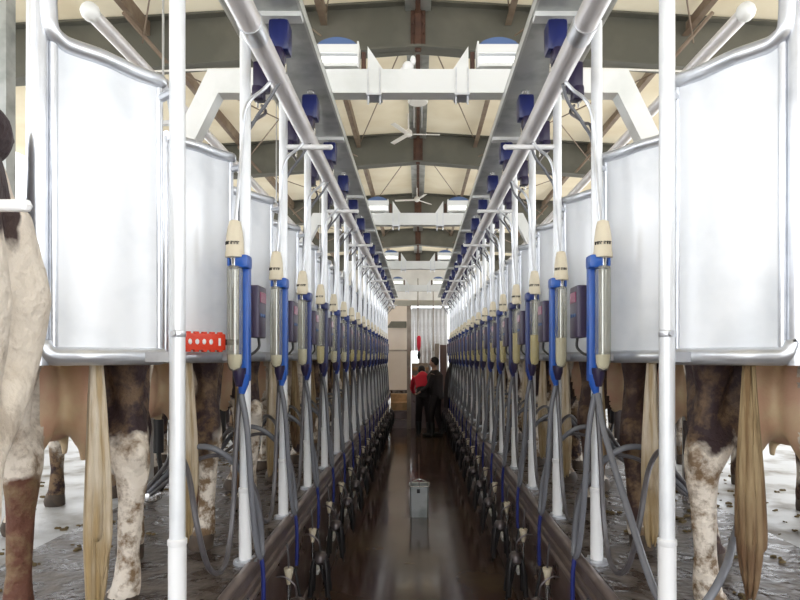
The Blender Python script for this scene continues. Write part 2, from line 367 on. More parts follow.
# ------------------------------------------------------------------ posts
def Zk(k): return Z0+S*k
PX = .722
POLE_TOP = W(1.40)
for s in (-1, 1):
    x = s*(PX if s < 0 else .747)
    def post(arm, meter):
        t = thing('stall_post', (x, Z0, PLAT))
        m = M(); m.tube([(x, Z0, PLAT+.012), (x, Z0, POLE_TOP)], .023, 14); m.build('pole', 'white_paint', t)
        m = M(); m.tube([(x, Z0, PLAT+.012), (x, Z0, PLAT+.30)], .0265, 14); m.lathe([(.026, 0), (.0285, .003), (.0285, .018), (.024, .022)], (x, Z0, PLAT+.295), 14); m.build('sleeve', 'whiteplastic', t)
        m = M(); m.lathe([(.05, 0), (.05, .012), (.03, .016)], (x, Z0, PLAT), 14)
        for a in range(4): m.lathe([(.007, .012), (.007, .022)], (x+.038*math.cos(a*PI/2+.7), Z0+.038*math.sin(a*PI/2+.7), PLAT), 6)
        m.build('base_plate', 'galv', t)
        m = M(); m.lathe([(.022, -.012), (.025, -.008), (.025, .008), (.022, .012)], (x, Z0, 1.82), 12); m.lathe([(.008, -.036), (.008, -.018)], (x, Z0, 1.82), 8, 'y'); m.build('bolt_collar', 'galv', t)
        m = M(); m.bb(x, s*.815, Z0-.008, Z0+.062, 1.735, 1.765); m.build('panel_bracket', 'galv', t)
        m = M(); m.tube([(x, Z0+.0, W(.80)), (s*.80, Z0+.06, W(.80))], .013, 8); m.build('panel_bracket', 'galv', t)
        if arm:
            m = M(); m.tube([(x, Z0, W(1.125)), (s*.47, Z0, W(1.125))], .0135, 10); m.ball((s*.47, Z0, W(1.125)), .0155, 8); m.build('support_arm', 'whiteplastic', t)
        return t
    pa, pb = post(True, 0), post(False, 0)
    for k in range(NST):
        src = pa if (k % 2 == 0 and k) else pb
        if k == 1: o = src
        elif k == 2: o = src
        else: o = dup(src)
        o.location = (s*(PX if s < 0 else .747), Zk(k), PLAT)
        tag(o, 'tall white steel post, %s in the %s row' % (pos(k, NST), SIDE[s]), 'post', 'white posts along the pit')

# ------------------------------------------------------------------ overhead pipe and tray
for s in (-1, 1):
    t = thing('milk_line_pipe', (s*.595, 0, W(1.185)), 'thick pale steel milk pipe running overhead along the %s posts' % SIDE[s], 'pipe')
    M().tube([(s*.595, -1, W(1.185)), (s*.595, 14.6, W(1.185))], .043, 20).build('pipe_run', 'pipe', t)
    for y in (2.2, 5.6, 9.0, 12.4):
        M().tube([(s*.595, y-.05, W(1.185)), (s*.595, y+.05, W(1.185))], .047, 20).build('pipe_collar', 'galv', t)
    t = thing('overhead_tray', (s*.6, 0, W(1.43)), 'flat grey steel tray running overhead above the %s row of posts' % SIDE[s], 'tray')
    M().bb(s*.48, s*.80, -1, 14.7, W(1.43), W(1.445)).build('tray_bottom', 'tray', t, smooth=False)
    m = M(); m.bb(s*.478, s*.49, -1, 14.7, W(1.43), W(1.48)); m.bb(s*.478, s*.50, -1, 14.7, W(1.474), W(1.48)); m.bb(s*.79, s*.80, -1, 14.7, W(1.43), W(1.48)); m.build('lip', 'traylip', t, smooth=False)
    k = 1
    while k < NST:
        y = Zk(k); M().bb(s*.485, s*.72, y-.03, y+.03, W(1.41), W(1.43)).build('crossbar', 'beam', t, smooth=False); k += 2

# pulsators under the tray
def pulsator(s, x, y, zc, big):
    t = thing('pulsator', (x, y, zc))
    w = .085 if big else .07
    m = M(); m.box((x, y, zc+.01), (w, .09, .13), bev=.018); m.build('body', 'navy' if big else 'navydark', t)
    m = M(); m.box((x+s*.012, y-.01, zc-.07), (w*.8, .075, .07), bev=.02); m.build('lower_cover', 'navydark', t)
    m = M(); m.lathe([(.012, .07), (.012, .105)], (x, y, zc), 10); m.lathe([(.02, .098), (.02, .108)], (x, y, zc), 10); m.build('hanger', 'steel', t)
    for q in (-1, 1):
        m = M(); m.tube([(x+q*.02, y, zc-.095), (x+q*.02, y, zc-.13)], .006, 8); m.build('nipple', 'steel', t)
    return t
for s in (-1, 1):
    p1 = pulsator(s, s*.575, Zk(0), W(1.32), True); p2 = pulsator(s, s*.745, Zk(0)+.36, W(1.32), False)
    for k in range(NST):
        o = p1 if k == 0 else dup(p1, off=(0, S*k, 0))
        tag(o, 'navy blue pulsator under the %s tray, %s' % (SIDE[s], pos(k, NST)), 'pulsator', 'pulsators under the overhead trays')
        if k == 0: continue
        o = p2 if k == 1 else dup(p2, off=(0, S*(k-1), 0))
        if k == 1: o.location.y += S
        tag(o, 'small dark pulsator behind the %s pipe, %s' % (SIDE[s], pos(k-1, NST-1)), 'pulsator', 'pulsators under the overhead trays')
        # twin hoses curving from the pulsator to the post
for s in (-1, 1):
    m = M(); x = s*PX
    m.tube([(s*.60, Z0, W(1.17)), (s*.64, Z0-.02, W(1.11)), (s*.69, Z0-.035, W(1.06)), (s*.715, Z0-.045, W(.99)), (s*.722, Z0-.05, W(.85)), (s*.735, Z0-.09, W(.56)), (s*.738, Z0-.10, 2.27)], .0075, 8, 5)
    a = m.build('milk_tube', 'galv', loc=(x, Z0, 2.27))
    m = M()
    m.tube([(s*.575+.02, Z0+.0, W(1.19)), (s*.63, Z0+.02, W(1.08)), (s*.70, Z0+.05, W(1.0)), (s*.752, Z0+.045, W(.85)), (s*.756, Z0+.04, W(.3)), (s*.756, Z0+.04, 1.35)], .007, 8, 5)
    b = m.build('pulse_hose', 'clearhose', loc=(x, Z0, 1.35))
    m = M()
    m.tube([(s*.745, Z0+.36, W(1.2)), (s*.70, Z0+.25, W(1.12)), (s*.715, Z0+.10, W(1.02)), (s*.745, Z0+.035, W(.9)), (s*.74, Z0+.035, W(.2)), (s*.74, Z0+.035, 1.3)], .007, 8, 5)
    c = m.build('air_hose', 'hose', loc=(x, Z0, 1.3))
    for k in range(1, NST):
        for src, lab, cat in ((a, 'thin steel tube above the milk meter, %s on the %s', 'tube'), (b, 'thin pale hose behind the post, %s on the %s', 'hose'), (c, 'thin grey hose behind the post, %s on the %s', 'hose')):
            o = src if k == 1 else dup(src); o.location = (x, Zk(k), src.location.z)
            tag(o, lab % (pos(k-1, NST-1), SIDE[s]), cat, cat+'s beside the posts')

# ------------------------------------------------------------------ milk meters
def meter(s, level, mk, hb='blue'):
    x = s*.744; y = Z0-.095
    t = thing('milk_meter', (x, y, 1.6))
    # cream cap
    m = M(); m.lathe([(.012, 2.30), (.022, 2.295), (.028, 2.27), (.033, 2.235), (.036, 2.175), (.038, 2.165), (.038, 2.15), (.03, 2.148)], (x, y, 0), 20); c = m.build('cap', 'cap', t)
    m = M()
    for a in (-1.15, -.8, -.5, -.05, .3, .62):     # dark lettering marks round the cap
        R = Matrix.Rotation(a, 3, 'Z'); p = Vector((0, -.0352, 0)); p.rotate(Matrix.Rotation(a, 3, 'Z'))
        for (dx, w, h) in ((-.004, .0022, .013), (.0, .0022, .013), (.0035, .004, .003)):
            m.box((x+p.x+dx*math.cos(a), y+p.y+dx*math.sin(a), 2.205+(0 if h > .01 else .004)), (w, .003, h), R)
    m.build('lettering', 'ink', c, smooth=False)
    m = M(); m.lathe([(.02, 2.148), (.016, 2.135), (.016, 2.118), (.03, 2.11)], (x, y, 0), 14); m.build('neck', 'steel', t)
    m = M(); m.lathe([(.028, 2.115), (.031, 2.105), (.031, 1.76), (.029, 1.72), (.022, 1.70), (.010, 1.692), (.001, 1.69)], (x, y, 0), 20); g = m.build('clear_tube', 'glass', t)
    m = M(); m.lathe([(.0275, level), (.0275, 1.76), (.026, 1.725), (.019, 1.706), (.001, 1.697)], (x, y, 0), 16); m.build('milk', mk, g)
    m = M(); m.tube([(x, y, 2.10), (x, y, level-.01)], .0055, 8); m.build('inner_tube', 'steel', g)
    # blue holder beside the tube
    hx = s*.715; m = M(); m.box((hx, y+.045, 1.90), (.042, .045, .50), bev=.01)
    m.box((hx, y+.02, 2.135), (.055, .08, .055), bev=.014); m.box((s*.768, y+.01, 2.135), (.010, .04, .04), bev=.004)
    m.box((x, y+.04, 2.135), (.07, .02, .05), bev=.006); m.build('holder', hb, t)
    m = M(); m.lathe([(.028, 1.705), (.026, 1.67), (.014, 1.63)], (s*.732, y+.02, 0), 12); m.build('base_cup', 'navydark', t)
    m = M(); m.tube([(s*.718, y+.035, 1.68), (s*.72, y+.035, 1.64), (s*.725, y+.03, 1.60)], [.026, .022, .012], 10); m.build('outlet', hb, t)
    return t
levels = {-1: [(1.735, 'milk'), (1.74, 'milk'), (1.80, 'milk', 'blueshade'), (1.83, 'milkyellow', 'navy')], 1: [(1.75, 'milk'), (1.85, 'milk'), (1.89, 'milkyellow', 'blueshade'), (1.93, 'milkyellow', 'navy')]}  # farther holders take darker blues: the shade on their faces is painted in
lv = {1.735: 'almost empty', 1.74: 'with little milk', 1.80: 'a quarter full', 1.83: 'a third full of yellow milk', 1.75: 'with little pale milk', 1.85: 'a third full', 1.89: 'with yellow milk', 1.93: 'half full of yellow milk'}
for s in (-1, 1):
    protos = [meter(s, *q) for q in levels[s]]; used = set()
    for k in range(1, NST):
        i = min(k-1, 3) if k < 5 else 2+(k*5//3) % 2
        o = protos[i] if i not in used else dup(protos[i]); used.add(i)
        o.location = (s*(.737 if s < 0 else .744), Zk(k)-.095, 1.6)
        tag(o, '%s milk meter on the %s, %s' % (pos(k-1, NST-1), SIDE[s], lv[levels[s][i][0]]), 'milk meter', 'milk meters along the %s posts' % SIDE[s])
    # control boxes
    y = Z0+.11; x = s*.700
    t = thing('control_box', (x, y, 1.83))
    m = M(); m.box((x, y, 1.945), (.045, .13, .225), bev=.008); m.build('casing', 'purple', t)
    m = M(); m.bb(x-s*.0235, x-s*.026, y-.045, y+.045, 1.985, 2.03); m.build('display', 'display', t, smooth=False)
    m = M()
    for q in range(3): m.lathe([(.008, -.003), (.008, .003)], (x-s*.0235, y-.03+.03*q, 1.93), 10, 'x')
    m.build('button', 'bluelid', t)
    m = M(); m.tube([(x, y+.02, 1.835), (x, y+.02, 1.79), (s*.73, y-.02, 1.76), (s*.738, y-.06, 1.80)], .006, 8, 4); m.build('cable', 'black', t)
    for k in range(1, NST):
        o = t if k == 1 else dup(t); o.location = (x, Zk(k)+.11, 1.83)
        tag(o, 'dark purple control box, %s on the %s posts' % (pos(k-1, NST-1), SIDE[s]), 'control box', 'control boxes on the posts')

# ------------------------------------------------------------------ splash panels
PP = [(.800, .055), (.845, .005), (.885, -.05), (.925, -.11), (.96, -.165), (.975, -.20)]
def panel(s, tall):
    t = thing('splash_panel', (s*.80, Z0, 1.75))
    P = [Vector((s*a, Z0+b, 0)) for a, b in PP]
    zt, zb = W(.85), 1.752
    m = M(); n = 22; g = []
    for i in range(n+1):
        u = i/n*(len(P)-1); j = min(int(u), len(P)-2); p = P[j].lerp(P[j+1], u-j)
        d = (P[-1]-P[0]).normalized(); nrm = Vector((-d.y, d.x, 0)); nrm = nrm if nrm.y < 0 else -nrm
        bul = .014*math.sin(PI*i/n)+(.004*math.cos(4*PI*i/n))
        p = p+nrm*bul
        g.append(p)
    inn = [p-nrm*.004 for p in g]
    m.rings([[*(Vector((p.x, p.y, zb)) for p in g), *(Vector((p.x, p.y, zb)) for p in reversed(inn))], [*(Vector((p.x, p.y, zt)) for p in g), *(Vector((p.x, p.y, zt)) for p in reversed(inn))]])
    sh = m.build('sheet', 'sheet', t, ang=60)
    m = M(); top = [Vector((g[q].x, g[q].y, zt)) for q in (0, 4, 8, 12, 16, 19, 22)]
    if tall:
        q = top[-1]; top = top[:-1]+[q+Vector((s*.0, -.01, .015)), q+Vector((s*.004, -.018, .06)), q+Vector((s*.004, -.02, .2)), q+Vector((s*.004, -.02, 1.0))]
    m.tube(top, .0225, 12, 4); m.ball(top[0], .0225, 10); m.build('top_rail', 'galv', t)
    m = M(); bot = [Vector((g[q].x, g[q].y, zb)) for q in (0, 4, 8, 12, 16, 19, 22)]; r = .026
    if tall:
        q = bot[-1]; bot = bot[:-1]+[q+Vector((s*.012, -.01, .006)), q+Vector((s*.028, -.018, .05)), q+Vector((s*.031, -.02, .13)), q+Vector((s*.031, -.02, 2.0))]
    m.tube(bot, r, 12, 4); m.ball(bot[0], r, 10); m.build('bottom_rail', 'galv', t)
    for i in (0, -1):
        p = P[i]; m = M(); m.tube([(p.x, p.y, zb), (p.x, p.y, zt)], .012, 10); m.build('side_rail', 'galv', t)
    return t
for s in (-1, 1):
    a = panel(s, True); b = panel(s, False)
    for k in range(NST):
        o = a if k == 0 else (b if k == 1 else dup(b))
        if k: o.location = (s*.80, Zk(k), 1.75)
        extra = 'in the foreground' if k == 0 else 'seen between posts'
        tag(o, 'curved stainless splash panel, %s on the %s' % (pos(k, NST), SIDE[s]), 'panel', 'stainless splash panels behind the cows')

# red counter strapped to the left second panel
t = thing('red_tag', (-.86, 2.43, 1.78), 'orange red plastic holder with white holes strapped beside the nearest left milk meter', 'plastic holder')
A, B = Vector((-.905, 2.345, 1.81)), Vector((-.785, 2.475, 1.81)); d = (B-A).normalized(); ang = math.atan2(d.y, d.x); R = Matrix.Rotation(ang, 3, 'Z'); nn = Vector((d.y, -d.x, 0))
m = M(); m.box((A+B)/2, ((B-A).length, .022, .066), R, .006)
for q in range(5): m.box(A.lerp(B, .12+.19*q)+Vector((0, 0, .035)), (.018, .018, .01), R, .003); m.box(A.lerp(B, .12+.19*q)-Vector((0, 0, .035)), (.018, .018, .01), R, .003)
m.build('plate', 'red', t)
for q in range(4):
    m = M(); p = A.lerp(B, .14+.165*q)+nn*.0115; m.ball(p, (.0085, .003, .0115), 10, R); m.build('hole', 'whiteplastic', t)
m = M(); m.box(A.lerp(B, .84)+nn*.0115, (.010, .004, .030), R, .001); m.build('slot', 'whiteplastic', t)
m = M(); m.tube([B-d*.01, B+d*.035, (-.738, 2.535, 1.812)], [(.004, .012)]*3, 8); m.build('strap', 'black', t)

# white plastic rail end at far left and the two steel uprights at the frame edges
m = M(); m.tube([(-.82, -.8, 2.023), (-.82, 1.03, 2.023), (-.812, 1.07, 2.023), (-.785, 1.098, 2.023), (-.745, 1.10, 2.023), (-.709, 1.10, 2.023)], .0115, 12); m.ball((-.709, 1.10, 2.023), .0125, 8)
tag(m.build('rail_end', 'whiteplastic', loc=(-.8, 1.1, 2.02)), 'short white horizontal rail end at the left edge of the photo before the cow', 'rail')
for s in (-1, 1):
    t = thing('steel_column', (s*3.2, 4.7, PLAT), 'dull grey square steel column at the far %s edge of the photo' % SIDE[s], 'column')
    m = M(); m.bb(s*3.14, s*3.25, 4.65, 4.76, PLAT+.012, W(2.98)); m.build('shaft', 'tray', t, smooth=False)
    m = M(); m.bb(s*3.08, s*3.31, 4.59, 4.82, PLAT, PLAT+.012); m.build('foot', 'galv', t, smooth=False)

# ------------------------------------------------------------------ hoses to the cows
for s in (-1, 1):
    L = lambda x, y, z: (s*x, Z0+y, z)
    m = M(); m.tube([L(.722, -.06, 1.60), L(.70, -.05, 1.45), L(.685, -.03, 1.15), L(.675, .0, .97), L(.67, .04, .90), L(.672, .075, .93), L(.69, .075, 1.10), L(.74, .03, 1.26), L(.84, -.03, 1.37), L(.97, .0, 1.36), L(1.09, .09, 1.24), L(1.21, .20, 1.145)], .0125, 10, 6)
    a = m.build('milk_hose', 'clearhose', loc=(s*.70, Z0, .9))
    m = M(); m.tube([L(.74, .045, 1.40), L(.72, .06, 1.2), L(.70, .10, 1.0), L(.69, .15, .93), L(.70, .19, .98), L(.72, .17, 1.15), L(.79, .08, 1.31), L(.90, -.01, 1.33), L(1.04, .04, 1.24), L(1.20, .19, 1.13)], .0085, 8, 6)
    b = m.build('twin_hose', 'hose', loc=(s*.70, Z0, .93))
    m = M(); m.tube([L(.735, -.035, 1.62), L(.745, -.06, 1.35), L(.75, -.08, 1.12), L(.75, -.14, .98), L(.75, -.24, .935), L(.765, -.33, .99), L(.79, -.37, 1.15), L(.85, -.30, 1.33), L(.96, -.14, 1.38), L(1.08, .05, 1.28), L(1.215, .19, 1.16)], .0105, 8, 6)
    c = m.build('loop_hose', 'hose', loc=(s*.75, Z0, .95))
    m = M(); m.tube([L(.668, .05, .90), L(.66, .05, .82), L(.658, .045, .70), L(.66, .04, .62)], .0095, 8, 4)
    d = m.build('blue_hose', 'bluehose', loc=(s*.66, Z0, .62))
    for k in range(1, NST):
        for src, lab in ((a, 'pale milk hose down the post, %s on the %s'), (b, 'thin grey hose behind the post foot, %s on the %s'), (c, 'grey hose hanging in a loop, %s on the %s'), (d, 'short blue hose below the curb, %s on the %s')):
            o = src if k == 1 else dup(src); o.location = (src.location.x, Zk(k), src.location.z)
            if src is not d: o.rotation_euler.z = 0 if k == 1 else random.uniform(-.03, .03)
            tag(o, lab % (pos(k-1, NST-1), SIDE[s]), 'hose', 'hoses at the foot of the %s posts' % SIDE[s])
# the long pale hose on the right foreground
m = M(); m.tube([(.725, 2.46, 1.60), (.72, 2.35, 1.45), (.73, 2.1, 1.2), (.735, 1.95, 1.06), (.745, 1.86, 1.0), (.80, 1.80, .985), (.86, 1.80, 1.04), (.93, 1.84, 1.12), (1.02, 1.95, 1.2), (1.07, 1.93, 1.34)], .0125, 10, 6)
tag(m.build('long_hose', 'clearhose', loc=(.73, 2.0, 1.0)), 'long pale blue grey hose sweeping low behind the nearest right post', 'hose')

# ------------------------------------------------------------------ fittings on the pit wall
for s in (-1, 1):
    L = lambda x, y, z: (s*x, Z0+y, z)
    t = thing('wall_drain', L(.69, -.1, .36))
    m = M(); m.lathe([(.024, .655), (.026, .65), (.012, .58), (.009, .565)], L(.672, -.1, 0), 12); m.build('funnel', 'cap', t)
    m = M(); m.tube([L(.672, -.1, .57), L(.672, -.1, .36)], .010, 10); m.build('drain_tube', 'steel', t)
    m = M(); m.tube([L(.672, -.1, .655), L(.675, -.1, .72), L(.685, -.09, .78)], .005, 6, 3); m.build('cord', 'hose', t)
    m = M(); m.bb(s*.64, s*.70, Z0-.06, Z0+.10, .345, .375, bev=.004); tt = m.build('junction_box', 'whiteplastic', loc=L(.67, .02, .345))
    # spare cluster hanging from a hook: claw with four black cups
    c = thing('hung_cluster', L(.58, -.25, .40))
    m = M(); m.lathe([(.01, .56), (.034, .55), (.045, .53), (.045, .50), (.02, .48)], L(.60, -.25, 0), 14); m.build('claw', 'darksteel', c)
    for q in range(4):
        a = q*PI/2+.8; px, py = .60*s+.045*math.cos(a), Z0-.25+.045*math.sin(a); ex, ey = .60*s+.075*math.cos(a), Z0-.25+.075*math.sin(a)
        m = M(); m.tube([(px, py, .52), ((px+ex)/2, (py+ey)/2, .46), (ex, ey, .30)], [.008, .014, .016], 8, 3); m.build('cup', 'black', c)
    m = M(); m.tube([L(.60, -.25, .555), L(.61, -.25, .62), L(.66, -.25, .66), L(.70, -.25, .66)], .005, 8, 4); m.build('hook', 'darksteel', c)
    m = M(); m.tube([L(.60, -.25, .48), L(.56, -.22, .30), L(.56, -.12, .22), L(.60, -.04, .34), L(.66, .0, .62)], .008, 8, 5); m.build('tail_hose', 'black', c)
    for k in range(1, NST):
        for src, lab, cat in ((t, 'cream funnel and tube on the %s pit wall, %s', 'drain'), (tt, 'small white box low on the %s pit wall, %s', 'box'), (c, 'dark milking cluster hanging on the %s pit wall, %s', 'cluster')):
            o = src if k == 1 else dup(src); o.location.y = src.location.y if k == 1 else src.location.y + S*(k-1)
            if k == 1: o.location.y += S
            tag(o, lab % (SIDE[s], pos(k-1, NST-1)), cat, 'fittings on the %s pit wall' % SIDE[s])
    # one conduit along the wall
    t = M(); t.tube([(s*.685, Y0+1, .30), (s*.685, 14.9, .30)], .012, 8); tag(t.build('wall_pipe', 'curb', loc=(s*.685, 0, .30)), 'long thin pipe low along the %s pit wall' % SIDE[s], 'pipe')

# ------------------------------------------------------------------ cows
def remesh(mb, name, vox, smooth_it=4):
    bmesh.ops.recalc_face_normals(mb.bm, faces=mb.bm.faces)
    me = bpy.data.meshes.new(name+'_src'); mb.bm.to_mesh(me); mb.bm.free()
    o = bpy.data.objects.new(name+'_src', me); COL.objects.link(o)
    r = o.modifiers.new('r', 'REMESH'); r.mode = 'VOXEL'; r.voxel_size = vox
    sm = o.modifiers.new('s', 'SMOOTH'); sm.factor = .5; sm.iterations = smooth_it
    bpy.context.view_layer.update()
    dg = bpy.context.evaluated_depsgraph_get(); out = bpy.data.meshes.new_from_object(o.evaluated_get(dg)); out.name = name
    bpy.data.objects.remove(o); bpy.data.meshes.remove(me)
    out.polygons.foreach_set('use_smooth', [True]*len(out.polygons))
    return out
def cow_mesh(name, hide, spread, step, udder=1.):
    """x forward from the tail, z up from the platform"""
    m = M()
    # trunk: deep chest, belly, rump
    m.tube([(.02, 0, 1.20), (.10, 0, 1.18), (.28, 0, 1.13), (.5, 0, 1.06), (.8, 0, .99), (1.1, 0, .97), (1.38, 0, .99), (1.6, 0, 1.06), (1.74, 0, 1.12)],
           [(.10, .11), (.20, .19), (.255, .25), (.25, .30), (.255, .355), (.25, .35), (.225, .33), (.18, .25), (.11, .16)], 20, 2)
    for q in (-1, 1):
        m.ball((.40, q*.19, 1.32), (.12, .075, .075), 12)     # hook bones
        m.ball((.07, q*.10, 1.24), (.08, .055, .07), 12)      # pin bones
        yb = q*spread; st = step*q
        # hind leg: haunch, stifle forward, hock back, shank, hoof
        m.tube([(.30, q*.13, 1.12), (.34, q*.17, .92), (.30+st*.4, q*.18, .74), (.14+st*.7, yb*.97, .60), (.085+st, yb, .50), (.095+st, yb, .40), (.115+st, yb, .22), (.13+st, yb, .11), (.15+st, yb, .06)],
               [(.17, .11), (.185, .12), (.125, .088), (.080, .056), (.058, .045), (.043, .037), (.037, .034), (.047, .045), (.046, .046)], 14, 3)
        m.ball((.045+st, yb, .545), (.035, .03, .05), 10)      # point of hock
        m.tube([(.13, q*.115, 1.12), (.12, q*.15, .92), (.125, q*.165, .75), (.09+st, yb, .55)], [(.11, .09), (.10, .08), (.052, .046), (.028, .024)], 12, 2)
        m.tube([(.145+st, yb, .075), (.17+st, yb, .05), (.195+st, yb, .0)], [(.048, .05), (.056, .062), (.062, .078)], 12)
        # fore leg
        m.tube([(1.42, q*.15, 1.02), (1.46, q*.17, .80), (1.42, q*.155, .64), (1.43, q*.15, .46), (1.435, q*.15, .40), (1.43, q*.15, .22), (1.44, q*.15, .11), (1.46, q*.15, .06)],
               [(.12, .09), (.10, .075), (.065, .058), (.050, .045), (.052, .046), (.036, .034), (.044, .044), (.044, .044)], 14, 3)
        m.tube([(1.455, q*.15, .075), (1.48, q*.15, .05), (1.50, q*.15, .0)], [(.046, .05), (.054, .06), (.06, .072)], 12)
        m.tube([(2.07, q*.06, 1.34), (2.03, q*.13, 1.35), (2.02, q*.22, 1.33)], [(.02, .03), (.03, .05), (.012, .02)], 8, 2)   # ears
    # neck and head, carried low and forward
    m.tube([(1.55, 0, 1.14), (1.75, 0, 1.24), (1.95, 0, 1.30), (2.08, 0, 1.30)], [(.15, .24), (.12, .18), (.10, .13), (.10, .11)], 14, 3)
    m.tube([(2.02, 0, 1.33), (2.12, 0, 1.26), (2.25, 0, 1.13), (2.38, 0, .99), (2.43, 0, .93)], [(.095, .10), (.105, .115), (.08, .09), (.065, .065), (.055, .05)], 14, 3)
    # udder with four teats
    u = udder; m.ball((.44, 0, .72), (.21*u, .135*u, .16*u), 16); m.ball((.27, .078, .73), (.10*u, .072*u, .19*u), 14); m.ball((.27, -.078, .73), (.10*u, .072*u, .19*u), 14)
    for tx in (.27, .46):
        for ty in (-.085, .085): m.tube([(tx, ty*.8, .64), (tx, ty*.8, .55), (tx, ty*.8, .50)], [.026, .017, .012], 8)
    # tail root and tail bone
    m.tube([(.10, 0, 1.33), (.02, 0, 1.36), (-.045, 0, 1.30), (-.06, 0, 1.15), (-.055, 0, .95), (-.05, 0, .78)], [.035, .034, .03, .024, .020, .016], 10, 3)
    me = remesh(m, name, .0155, 4)
    for x in (hide, MT['hoof'], MT['udder']): me.materials.append(x)
    for p in me.polygons:
        c = p.center
        if c.z < .075: p.material_index = 1
        elif c.z < .92 and .13 < c.x < .70 and abs(c.y) < .14: 
            if ((c.x-.42)/.27)**2+(c.y/.17)**2+((c.z-.72)/.27)**2 < 1.1: p.material_index = 2
    return me
def tail_mesh(name, m_, L=.62, wdt=.05):
    m = M()
    for i in range(34):
        a = random.uniform(0, 2*PI); rr = random.uniform(.2, 1)
        ox, oy = rr*math.cos(a), rr*math.sin(a); ln = L*random.uniform(.72, 1.0)
        m.tube([(-.05+ox*.006, oy*.008, .90), (-.055+ox*.012, oy*.017, .72), (-.06+ox*wdt*.45, oy*wdt*.8, .52), (-.055+ox*wdt*.5, oy*wdt, .34), (-.05+ox*wdt*.42, oy*wdt*.75, .80-ln+.06), (-.048+ox*.012, oy*.018, .80-ln)],
               [.008, .012, .013, .012, .009, .003], 6, 3)
    bmesh.ops.recalc_face_normals(m.bm, faces=m.bm.faces)
    me = bpy.data.meshes.new(name); m.bm.to_mesh(me); m.bm.free(); me.materials.append(MT[m_]); me.polygons.foreach_set('use_smooth', [True]*len(me.polygons)); return me
DK, BR, WH = (.03, .014, .016), (.13, .05, .03), (.74, .66, .56)
hides = [cowmat('hide_a', 3.1, .70, dirt=.8, spots=(((.20, -.16, .88), (.24, .12, .40), DK), ((.10, .15, .30), (.10, .075, .24), BR), ((.8, -.2, 1.2), (.35, .3, .3), DK))),
         cowmat('hide_b', 8.4, .66, dirt=.8, spots=(((.20, .17, .86), (.26, .13, .38), DK), ((.12, -.16, .28), (.1, .1, .2), DK), ((1.44, .15, .5), (.12, .1, .3), DK), ((.9, .1, 1.2), (.4, .3, .3), DK))),
         cowmat('hide_c', 14.9, .55, dirt=.95), cowmat('hide_d', 21.3, .46, brown=(.045, .02, .016), dirt=.7),
         cowmat('hide_e', 5.2, .70, dirt=.5, spots=(((.35, -.1, 1.50), (.75, .6, .50), DK), ((.25, -.30, 1.0), (.07, .2, .35), WH)))]
cows = [cow_mesh('cow_body', hides[0], .15, .02), cow_mesh('cow_body', hides[1], .165, -.03, 1.05), cow_mesh('cow_body', hides[2], .14, .035, .95), cow_mesh('cow_body', hides[3], .16, .01)]
me = cows[0].copy(); me.materials[0] = hides[4]; cows.append(me)
tails = [tail_mesh('tail_switch', 'tailtan', .72, .034), tail_mesh('tail_switch', 'taildark', .66, .043)]
hdesc = ['mostly white', 'white and black', 'dirty white', 'brown and white', 'black rumped']
def cluster():
    c = thing('milking_cluster', (0, 0, 0))
    m = M(); m.lathe([(.015, .27), (.04, .255), (.05, .23), (.045, .205), (.02, .19)], (.36, 0, 0), 14); ORG[c.name] = Vector((0, 0, 0)); m.build('claw', 'steel', c)
    for tx in (.27, .46):
        for ty in (-.085, .085):
            m = M(); m.tube([(tx, ty*.8, .56), (tx, ty*.8, .40)], .024, 10); m.tube([(tx, ty*.8, .405), ((tx+.36)/2, ty*.7, .31), (.36+(tx-.36)*.3, ty*.35, .245)], .011, 8, 3); m.build('teat_cup', 'black' if ty < 0 else 'darksteel', c)
    return c
clp = cluster(); clused = False
TH = math.radians(45)
for s in (-1, 1):
    for k in range(-1, NST):
        cx, cy = s*.985, (1.83 if s < 0 else 1.79)+S*k
        if k == -1: cx, cy = (-.95, 1.045) if s < 0 else (1.01, 1.0)
        vi = {(-1, -1): 4, (-1, 0): 0, (-1, 1): 2, (1, -1): 3, (1, 0): 1, (1, 1): 3}.get((s, k), random.randrange(4))
        rz = TH+random.uniform(-.04, .04) if k >= 0 else math.radians(50 if s < 0 else 44); rz = rz if s > 0 else PI-rz
        t = thing('cow', (cx, cy, PLAT), rz=rz)
        b = bpy.data.objects.new('body', cows[vi]); COL.objects.link(b); b.parent = t; b['label'] = hdesc[vi]+' hide'
        ti = 0 if s < 0 else 1
        if k > 0: ti = random.randrange(2)
        h = bpy.data.objects.new('tail_hair', tails[ti]); COL.objects.link(h); h.parent = t
        if k == -1 and s < 0: t.scale = (1.0, 1.0, 1.06)
        if k == -1: lab = '%s cow cut off by the %s edge of the photo' % (hdesc[vi], SIDE[s])
        else: lab = '%s cow, %s in the %s row' % (hdesc[vi], pos(k, NST), SIDE[s])
        tag(t, lab, 'cow', 'cows standing on the %s platform' % SIDE[s])
        if k >= 1:
            c = clp if not clused else dup(clp); clused = True
            c.location = (cx, cy, PLAT); c.rotation_euler.z = rz
            tag(c, 'milking cluster under the cow, %s on the %s' % (pos(k, NST), SIDE[s]), 'cluster', 'milking clusters under the cows')

